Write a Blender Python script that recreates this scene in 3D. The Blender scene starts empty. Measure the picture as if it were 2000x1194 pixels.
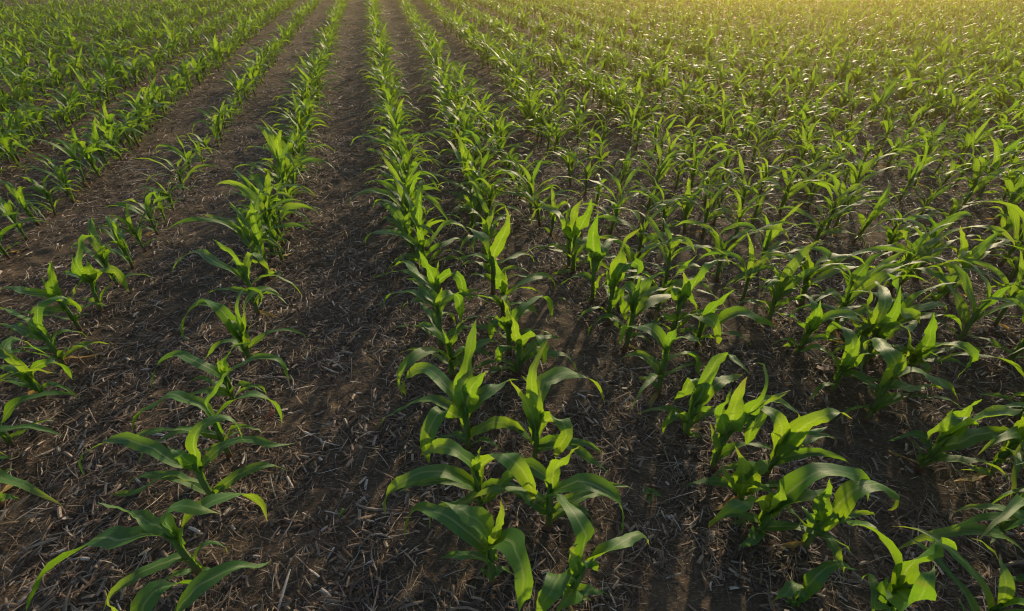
import bpy, math
import numpy as np

# ------------------------------------------------------------------ camera, sky, sun, exposure
sc = bpy.context.scene
C = sc.collection
R = math.radians
F_PX, CX, CY, PITCH, CAM_H = 996.0, 1000.0, 597.0, R(35.4), 1.4
cam_d = bpy.data.cameras.new("camera")
cam_d.sensor_width = 36.0
cam_d.lens = F_PX / 2000.0 * 36.0
cam_d.clip_start = 0.05
cam_d.clip_end = 2000.0
cam = bpy.data.objects.new("camera", cam_d)
C.objects.link(cam)
cam.location = (0, 0, CAM_H)
cam.rotation_euler = (math.pi / 2 - PITCH, 0, 0)
sc.camera = cam

SUN_EL, SUN_AZ = R(19.5), R(23.0)          # azimuth clockwise from straight ahead (+Y)
world = bpy.data.worlds.new("World")
sc.world = world
world.use_nodes = True
wn = world.node_tree
sky = wn.nodes.new("ShaderNodeTexSky")
sky.sky_type = 'NISHITA'
sky.sun_disc = False
sky.sun_elevation = SUN_EL
sky.sun_rotation = SUN_AZ
sky.air_density = 1.0
sky.dust_density = 1.5
bg = wn.nodes["Background"]
bg.inputs["Strength"].default_value = 0.15
wn.links.new(sky.outputs[0], bg.inputs["Color"])
sun_d = bpy.data.lights.new("sun", 'SUN')
sun_d.energy = 4.0
sun_d.angle = R(1.2)
sun_d.color = (1.0, 0.80, 0.52)
sun = bpy.data.objects.new("sun", sun_d)
C.objects.link(sun)
sun.location = (6, 14, 8)
sun.rotation_euler = (math.pi / 2 - SUN_EL, 0, math.pi - SUN_AZ)
sc.view_settings.view_transform = 'Standard'
sc.view_settings.look = 'None'
sc.view_settings.exposure = 0.56
sc.view_settings.gamma = 1.0
sc.cycles.max_bounces = 8
sc.cycles.transparent_max_bounces = 8
sc.cycles.volume_bounces = 0
sc.cycles.filter_width = 1.1

rng = np.random.default_rng(11)

# ------------------------------------------------------------------ measuring helpers
def gp(x, y, z=0.0):
    """A photograph pixel (2000 px wide) to the field point at height z on its ray."""
    dx = (x - CX) / F_PX
    dy = (y - CY) / F_PX
    fwd = math.cos(PITCH) - dy * math.sin(PITCH)
    dn = math.sin(PITCH) + dy * math.cos(PITCH)
    t = (CAM_H - z) / dn
    return np.array((dx * t, fwd * t, z))

def to_px(p):
    d = p[1] * math.cos(PITCH) + (CAM_H - p[2]) * math.sin(PITCH)
    v = -p[1] * math.sin(PITCH) + (CAM_H - p[2]) * math.cos(PITCH)
    d = max(d, 1e-3)
    return CX + F_PX * p[0] / d, CY + F_PX * v / d, d

def vnoise(x, y, seed=0):
    """Smooth value noise in [-1, 1]."""
    x = np.asarray(x, float); y = np.asarray(y, float)
    xi = np.floor(x).astype(np.int64); yi = np.floor(y).astype(np.int64)
    fx = x - xi; fy = y - yi
    fx = fx * fx * (3 - 2 * fx); fy = fy * fy * (3 - 2 * fy)
    def h(a, b):
        n = (a * 374761393 + b * 668265263 + seed * 974634777) & 0x7fffffff
        n = ((n ^ (n >> 13)) * 1274126177) & 0x7fffffff
        return ((n ^ (n >> 16)) & 0xffff) / 32767.5 - 1
    return (h(xi, yi) * (1 - fx) + h(xi + 1, yi) * fx) * (1 - fy) + (h(xi, yi + 1) * (1 - fx) + h(xi + 1, yi + 1) * fx) * fy

def height(x, y):
    x = np.asarray(x, float); y = np.asarray(y, float)
    z = 0.012 * vnoise(x * 1.7, y * 1.7, 1) + 0.008 * vnoise(x * 5, y * 5, 2)
    z = z + 0.006 * vnoise(x * 14, y * 14, 3)
    fade = np.clip(1.2 - (np.abs(x) + np.abs(y)) / 60.0, 0, 1)
    return z * fade

def fine_height(x, y):
    fade = np.clip(1.3 - np.hypot(x, y) / 8.0, 0, 1)
    clod = np.maximum(vnoise(x * 22, y * 22, 7), 0) * np.maximum(vnoise(x * 3, y * 3, 8) + 0.2, 0)
    return height(x, y) + fade * (0.004 * vnoise(x * 34, y * 34, 4) + 0.022 * clod)

# ------------------------------------------------------------------ materials
def new_mat(name):
    m = bpy.data.materials.new(name)
    m.use_nodes = True
    nt = m.node_tree
    for n in list(nt.nodes):
        nt.nodes.remove(n)
    out = nt.nodes.new("ShaderNodeOutputMaterial")
    return m, nt, out

def nd(nt, kind, **kw):
    n = nt.nodes.new(kind)
    for k, v in kw.items():
        if k in n.inputs:
            n.inputs[k].default_value = v
        else:
            setattr(n, k, v)
    return n

def ramp(nt, stops, interp='LINEAR'):
    n = nt.nodes.new("ShaderNodeValToRGB")
    n.color_ramp.interpolation = interp
    e = n.color_ramp.elements
    while len(e) < len(stops):
        e.new(0.5)
    for el, (p, c) in zip(e, stops):
        el.position = p
        el.color = (*c, 1)
    return n

def mixc(nt, fac, a, b, blend='MIX'):
    n = nt.nodes.new("ShaderNodeMix")
    n.data_type = 'RGBA'
    n.blend_type = blend
    for sock, v in ((n.inputs[0], fac), (n.inputs[6], a), (n.inputs[7], b)):
        if isinstance(v, (int, float)):
            sock.default_value = v
        elif isinstance(v, tuple):
            sock.default_value = (*v, 1) if len(v) == 3 else v
        else:
            nt.links.new(v, sock)
    return n.outputs[2]

def math_n(nt, op, a, b=0.0, c=None):
    n = nt.nodes.new("ShaderNodeMath")
    n.operation = op
    for i, v in enumerate((a, b) if c is None else (a, b, c)):
        if isinstance(v, (int, float)):
            n.inputs[i].default_value = v
        else:
            nt.links.new(v, n.inputs[i])
    return n.outputs[0]

def leaf_material(name, refl, refl2, trans, trans2, dry=0.0):
    m, nt, out = new_mat(name)
    L = nt.links.new
    uv = nd(nt, "ShaderNodeUVMap", uv_map="UVMap")
    sep = nd(nt, "ShaderNodeSeparateXYZ")
    L(uv.outputs[0], sep.inputs[0])
    u, v = sep.outputs[0], sep.outputs[1]
    geo = nd(nt, "ShaderNodeNewGeometry")
    oi = nd(nt, "ShaderNodeObjectInfo")
    rnd = math_n(nt, 'FRACT', math_n(nt, 'ADD', oi.outputs["Random"], geo.outputs["Random Per Island"]))
    tc = nd(nt, "ShaderNodeTexCoord")
    noi = nd(nt, "ShaderNodeTexNoise", Scale=26.0, Detail=4.0)
    L(tc.outputs["Object"], noi.inputs["Vector"])
    mixf = math_n(nt, 'ADD', math_n(nt, 'MULTIPLY', rnd, 0.75), math_n(nt, 'MULTIPLY', noi.outputs[0], 0.35))
    mixf = math_n(nt, 'MINIMUM', mixf, 1.0)
    # parallel veins and the pale midrib
    vein = math_n(nt, 'SINE', math_n(nt, 'MULTIPLY', u, 95.0))
    vein2 = math_n(nt, 'SINE', math_n(nt, 'MULTIPLY', u, 41.0))
    veins = math_n(nt, 'ADD', vein, vein2)
    rib = math_n(nt, 'ABSOLUTE', math_n(nt, 'SUBTRACT', u, 0.5))
    ribm = nd(nt, "ShaderNodeMapRange")
    ribm.inputs[1].default_value = 0.030
    ribm.inputs[2].default_value = 0.075
    ribm.inputs[3].default_value = 1.0
    ribm.inputs[4].default_value = 0.0
    L(rib, ribm.inputs[0])
    ribf = math_n(nt, 'MULTIPLY', ribm.outputs[0], math_n(nt, 'SUBTRACT', 1.0, math_n(nt, 'POWER', v, 2.0)))
    col = mixc(nt, mixf, refl, refl2)
    col = mixc(nt, math_n(nt, 'MULTIPLY_ADD', veins, 0.05, 0.09), col, tuple(min(1, c * 1.9) for c in refl2))
    col = mixc(nt, math_n(nt, 'MULTIPLY', ribf, 0.95), col, (0.20, 0.27, 0.10))
    tr = mixc(nt, mixf, trans, trans2)
    tr = mixc(nt, math_n(nt, 'MULTIPLY_ADD', veins, 0.09, 0.16), tr, tuple(c * 0.62 for c in trans))
    tr = mixc(nt, math_n(nt, 'MULTIPLY', ribf, 0.6), tr, (0.36, 0.44, 0.09))
    # dry brown margin flecks
    n2 = nd(nt, "ShaderNodeTexNoise", Scale=9.0, Detail=5.0)
    L(tc.outputs["Object"], n2.inputs["Vector"])
    tipf = math_n(nt, 'MULTIPLY', math_n(nt, 'POWER', v, 9.0), math_n(nt, 'GREATER_THAN', rnd, 0.62))
    spot = math_n(nt, 'GREATER_THAN', n2.outputs[0], 0.68)
    tipf = math_n(nt, 'MINIMUM', math_n(nt, 'ADD', math_n(nt, 'MULTIPLY', tipf, 0.6), math_n(nt, 'MULTIPLY', spot, 0.25 + dry)), 1.0)
    col = mixc(nt, tipf, col, (0.24, 0.17, 0.045))
    tr = mixc(nt, tipf, tr, (0.30, 0.20, 0.04))
    p = nd(nt, "ShaderNodeBsdfPrincipled", Roughness=0.50)
    p.inputs["Specular IOR Level"].default_value = 0.36
    L(col, p.inputs["Base Color"])
    t = nd(nt, "ShaderNodeBsdfTranslucent")
    L(tr, t.inputs["Color"])
    bump = nd(nt, "ShaderNodeBump", Strength=0.16, Distance=0.0010)
    L(math_n(nt, 'ADD', veins, math_n(nt, 'MULTIPLY', noi.outputs[0], 3.0)), bump.inputs["Height"])
    L(bump.outputs[0], p.inputs["Normal"])
    mx = nd(nt, "ShaderNodeMixShader")
    mx.inputs[0].default_value = 0.5
    L(p.outputs[0], mx.inputs[1])
    L(t.outputs[0], mx.inputs[2])
    L(mx.outputs[0], out.inputs["Surface"])
    return m

M_LEAF = leaf_material("maize_leaf", (0.034, 0.098, 0.025), (0.058, 0.140, 0.034), (0.14, 0.30, 0.009), (0.28, 0.41, 0.013))
M_DRY = leaf_material("yellowed_leaf", (0.22, 0.17, 0.05), (0.30, 0.20, 0.06), (0.40, 0.25, 0.05), (0.45, 0.24, 0.05), 0.3)
M_WEED = leaf_material("seedling_leaf", (0.05, 0.10, 0.02), (0.08, 0.13, 0.03), (0.20, 0.34, 0.03), (0.28, 0.36, 0.04))

def stalk_material():
    m, nt, out = new_mat("maize_stalk")
    L = nt.links.new
    uv = nd(nt, "ShaderNodeUVMap", uv_map="UVMap")
    sep = nd(nt, "ShaderNodeSeparateXYZ")
    L(uv.outputs[0], sep.inputs[0])
    oi = nd(nt, "ShaderNodeObjectInfo")
    tc = nd(nt, "ShaderNodeTexCoord")
    noi = nd(nt, "ShaderNodeTexNoise", Scale=60.0, Detail=3.0)
    L(tc.outputs["Object"], noi.inputs["Vector"])
    v = math_n(nt, 'ADD', sep.outputs[1], math_n(nt, 'MULTIPLY_ADD', noi.outputs[0], 0.16, -0.08))
    cr = ramp(nt, [(0.0, (0.07, 0.028, 0.022)), (0.14, (0.11, 0.035, 0.030)), (0.32, (0.10, 0.14, 0.036)), (1.0, (0.09, 0.19, 0.04))])
    L(v, cr.inputs[0])
    st = math_n(nt, 'SINE', math_n(nt, 'MULTIPLY', sep.outputs[0], 90.0))
    p = nd(nt, "ShaderNodeBsdfPrincipled", Roughness=0.5)
    p.inputs["Specular IOR Level"].default_value = 0.35
    L(cr.outputs[0], p.inputs["Base Color"])
    bump = nd(nt, "ShaderNodeBump", Strength=0.3, Distance=0.001)
    L(st, bump.inputs["Height"])
    L(bump.outputs[0], p.inputs["Normal"])
    t = nd(nt, "ShaderNodeBsdfTranslucent")
    t.inputs["Color"].default_value = (0.12, 0.20, 0.02, 1)
    mx = nd(nt, "ShaderNodeMixShader")
    mx.inputs[0].default_value = 0.2
    L(p.outputs[0], mx.inputs[1]); L(t.outputs[0], mx.inputs[2])
    L(mx.outputs[0], out.inputs["Surface"])
    return m
M_STALK = stalk_material()

def soil_material():
    m, nt, out = new_mat("field_soil")
    L = nt.links.new
    tc = nd(nt, "ShaderNodeTexCoord")
    def noise(scale, det, rough=0.6, vec=None):
        n = nd(nt, "ShaderNodeTexNoise", Scale=scale, Detail=det, Roughness=rough)
        L(vec if vec is not None else tc.outputs["Object"], n.inputs["Vector"])
        return n.outputs[0]
    big, mid, fine = noise(1.1, 3), noise(13, 6), noise(85, 6, 0.7)
    c = ramp(nt, [(0.30, (0.034, 0.024, 0.016)), (0.50, (0.064, 0.046, 0.030)), (0.70, (0.118, 0.086, 0.056))])
    L(math_n(nt, 'ADD', math_n(nt, 'MULTIPLY', mid, 0.6), math_n(nt, 'MULTIPLY', fine, 0.4)), c.inputs[0])
    # trampled fibres of last year's straw worked into the soil
    col = c.outputs[0]
    for ang, sc_ in ((0.4, 66.0), (1.7, 80.0), (2.6, 55.0)):
        mp = nd(nt, "ShaderNodeMapping")
        mp.inputs["Rotation"].default_value = (0, 0, ang)
        mp.inputs["Scale"].default_value = (1.0, 3.6, 1.0)
        L(tc.outputs["Object"], mp.inputs["Vector"])
        n = noise(sc_, 3, 0.5, mp.outputs[0])
        f = nd(nt, "ShaderNodeMapRange")
        f.inputs[1].default_value = 0.60; f.inputs[2].default_value = 0.68
        L(n, f.inputs[0])
        col = mixc(nt, math_n(nt, 'MULTIPLY', f.outputs[0], 0.6), col, (0.20, 0.155, 0.11))
    col = mixc(nt, math_n(nt, 'MULTIPLY', big, 0.35), col, (0.055, 0.042, 0.026))
    p = nd(nt, "ShaderNodeBsdfPrincipled", Roughness=0.95)
    p.inputs["Specular IOR Level"].default_value = 0.15
    L(col, p.inputs["Base Color"])
    b = nd(nt, "ShaderNodeBump", Strength=0.9, Distance=0.012)
    L(math_n(nt, 'ADD', mid, math_n(nt, 'MULTIPLY', fine, 0.5)), b.inputs["Height"])
    L(b.outputs[0], p.inputs["Normal"])
    L(p.outputs[0], out.inputs["Surface"])
    return m
M_SOIL = soil_material()

def straw_material():
    m, nt, out = new_mat("maize_straw")
    L = nt.links.new
    geo = nd(nt, "ShaderNodeNewGeometry")
    cr = ramp(nt, [(0.0, (0.026, 0.017, 0.011)), (0.36, (0.075, 0.047, 0.029)), (0.63, (0.155, 0.107, 0.070)), (0.84, (0.28, 0.212, 0.15)), (0.94, (0.36, 0.30, 0.23)), (1.0, (0.55, 0.48, 0.40))])
    L(geo.outputs["Random Per Island"], cr.inputs[0])
    tc = nd(nt, "ShaderNodeTexCoord")
    n = nd(nt, "ShaderNodeTexNoise", Scale=140.0, Detail=3.0)
    L(tc.outputs["Object"], n.inputs["Vector"])
    uv = nd(nt, "ShaderNodeUVMap", uv_map="UVMap")
    sep = nd(nt, "ShaderNodeSeparateXYZ")
    L(uv.outputs[0], sep.inputs[0])
    fib = math_n(nt, 'SINE', math_n(nt, 'MULTIPLY', sep.outputs[0], 34.0))
    f = math_n(nt, 'ADD', math_n(nt, 'MULTIPLY', n.outputs[0], 0.8), math_n(nt, 'MULTIPLY', fib, 0.14))
    col = mixc(nt, math_n(nt, 'MINIMUM', math_n(nt, 'MAXIMUM', f, 0.0), 1.0), cr.outputs[0], (0.055, 0.035, 0.022))
    p = nd(nt, "ShaderNodeBsdfPrincipled", Roughness=0.62)
    p.inputs["Specular IOR Level"].default_value = 0.35
    L(col, p.inputs["Base Color"])
    L(p.outputs[0], out.inputs["Surface"])
    return m
M_STRAW = straw_material()

# ------------------------------------------------------------------ mesh helpers
def mesh_from(name, verts, faces, uvs, mat, smooth=True):
    """verts (n,3), faces (m,4), uvs (n,2) as arrays -> one mesh."""
    me = bpy.data.meshes.new(name)
    verts = np.asarray(verts, np.float32)
    faces = np.asarray(faces, np.int32)
    me.vertices.add(len(verts))
    me.vertices.foreach_set("co", verts.ravel())
    me.loops.add(faces.size)
    me.loops.foreach_set("vertex_index", faces.ravel())
    me.polygons.add(len(faces))
    me.polygons.foreach_set("loop_start", np.arange(len(faces), dtype=np.int32) * 4)
    me.polygons.foreach_set("use_smooth", np.full(len(faces), smooth))
    me.materials.append(mat)
    uvl = me.uv_layers.new(name="UVMap")
    uvl.data.foreach_set("uv", np.asarray(uvs, np.float32)[faces.ravel()].ravel())
    me.update()
    me.validate()
    return me

def link(name, me, parent=None):
    o = bpy.data.objects.new(name, me)
    C.objects.link(o)
    if parent:
        o.parent = parent
    return o

def catmull(pts, n):
    P = np.asarray(pts, float)
    P = np.vstack([2 * P[0] - P[1], P, 2 * P[-1] - P[-2]])
    segs = len(P) - 3
    dense = []
    for i in range(segs):
        t = np.linspace(0, 1, 14, endpoint=(i == segs - 1))[:, None]
        a, b, c, d = P[i:i + 4]
        dense.append(0.5 * (2 * b + (c - a) * t + (2 * a - 5 * b + 4 * c - d) * t ** 2 + (3 * b - a - 3 * c + d) * t ** 3))
    D = np.vstack(dense)
    s = np.concatenate([[0], np.cumsum(np.linalg.norm(np.diff(D, axis=0), axis=1))])
    q = np.linspace(0, s[-1], n)
    return np.stack([np.interp(q, s, D[:, k]) for k in range(3)], 1), s[-1]

def grid_faces(rows, cols, base=0):
    i = np.arange(rows - 1)[:, None] * cols + np.arange(cols - 1)[None, :]
    i = i.ravel() + base
    return np.stack([i, i + 1, i + 1 + cols, i + cols], 1)

CAM_RIGHT = np.array((1.0, 0, 0))

def leaf_geo(pts, w, r, nseg=18, cross=5, wave=1.0, twist=None, side=None):
    """A maize blade: V-folded ribbon clasping the stalk, waved margins, tapering tip."""
    P, length = catmull(pts, nseg)
    P[1:-1] += r.normal(0, 0.0012, (nseg - 2, 3))
    T = np.gradient(P, axis=0)
    T /= np.linalg.norm(T, axis=1)[:, None] + 1e-9
    if side is None:
        d = P[-1] - P[0]
        h = np.array((d[0], d[1], 0))
        if np.linalg.norm(h) < 0.38 * length:
            a = r.uniform(-0.5, 0.5)
            side = np.array((math.cos(a), math.sin(a), 0))
            if h[0] < 0:
                side = -side
        else:
            k = max(1, int(nseg * 0.6))
            d2 = P[k] - P[0]
            h = h / np.linalg.norm(h) + 0.7 * np.array((d2[0], d2[1], 0)) / (np.linalg.norm(d2[:2]) + 1e-6)
            h /= np.linalg.norm(h) + 1e-9
            side = np.array((-h[1], h[0], 0))
    if twist is None:
        twist = r.normal(0, 0.42)
    s = np.linspace(0, 1, nseg)
    S = side[None, :] - (T @ side)[:, None] * T
    S /= np.linalg.norm(S, axis=1)[:, None] + 1e-9
    N = np.cross(T, S)
    flip = -1 if N[:max(3, nseg // 3), 2].mean() < 0 else 1
    S, N = S * flip, N * flip
    ph0, bend = r.uniform(-0.25, 0.25), r.normal(0, 0.25)
    ang = ph0 + twist * s ** 1.4 + bend * np.sin(s * math.pi * 1.6)
    ca, sa = np.cos(ang)[:, None], np.sin(ang)[:, None]
    S, N = S * ca + N * sa, N * ca - S * sa
    base = np.clip((s - 0.08) / 0.30, 0, 1)
    base = base * base * (3 - 2 * base)
    prof = (0.60 + 0.40 * base) * np.clip(1 - s ** 2.3, 0, 1) * 1.06
    prof[-1] = 0.012
    wid = w * prof
    fold = R(11) + R(64) * np.exp(-(s / 0.15) ** 1.5)
    q = np.linspace(-1, 1, cross)
    f1, f2, p1, p2 = r.uniform(9, 15), r.uniform(9, 15), r.uniform(0, 6.3), r.uniform(0, 6.3)
    amp = wave * 0.20 * w * np.clip((s - 0.08) / 0.25, 0, 1) * np.clip((1 - s) / 0.3, 0, 1)
    V = []
    for qq in q:
        wv = amp * (np.sin(f1 * s + p1) if qq < 0 else np.sin(f2 * s + p2)) * abs(qq) ** 1.5
        off_s = qq * wid * 0.5 * np.cos(fold * min(1, abs(qq) + 0.2))
        off_n = abs(qq) ** 1.4 * wid * 0.5 * np.sin(fold) + wv
        V.append(P + S * off_s[:, None] + N * off_n[:, None])
    V = np.stack(V, 1).reshape(-1, 3)
    uv = np.stack([np.tile((q + 1) / 2, nseg), np.repeat(s, cross)], 1)
    return V, grid_faces(nseg, cross), uv

def tube_geo(pts, radii, n=8, flat=0.8):
    P = np.asarray(pts, float)
    rings = []
    for p, ra in zip(P, radii):
        a = np.arange(n + 1) / n * 2 * math.pi
        rings.append(np.stack([p[0] + ra * np.cos(a), p[1] + flat * ra * np.sin(a), np.full(n + 1, p[2])], 1))
    V = np.vstack(rings)
    uv = np.stack([np.tile(np.arange(n + 1) / n, len(P)), np.repeat(np.linspace(0, 1, len(P)), n + 1)], 1)
    return V, grid_faces(len(P), n + 1), uv

# ------------------------------------------------------------------ plants traced from the photograph
CROPS = {'a': (0, 794, 2.857), 'b': (650, 794, 2.857), 'c': (1300, 794, 2.857), 'd': (0, 400, 2.857),
         'e': (650, 400, 2.857), 'f': (1300, 400, 2.857), 'g': (1000, 400, 3.98), 'h': (1500, 400, 3.98)}
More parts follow.
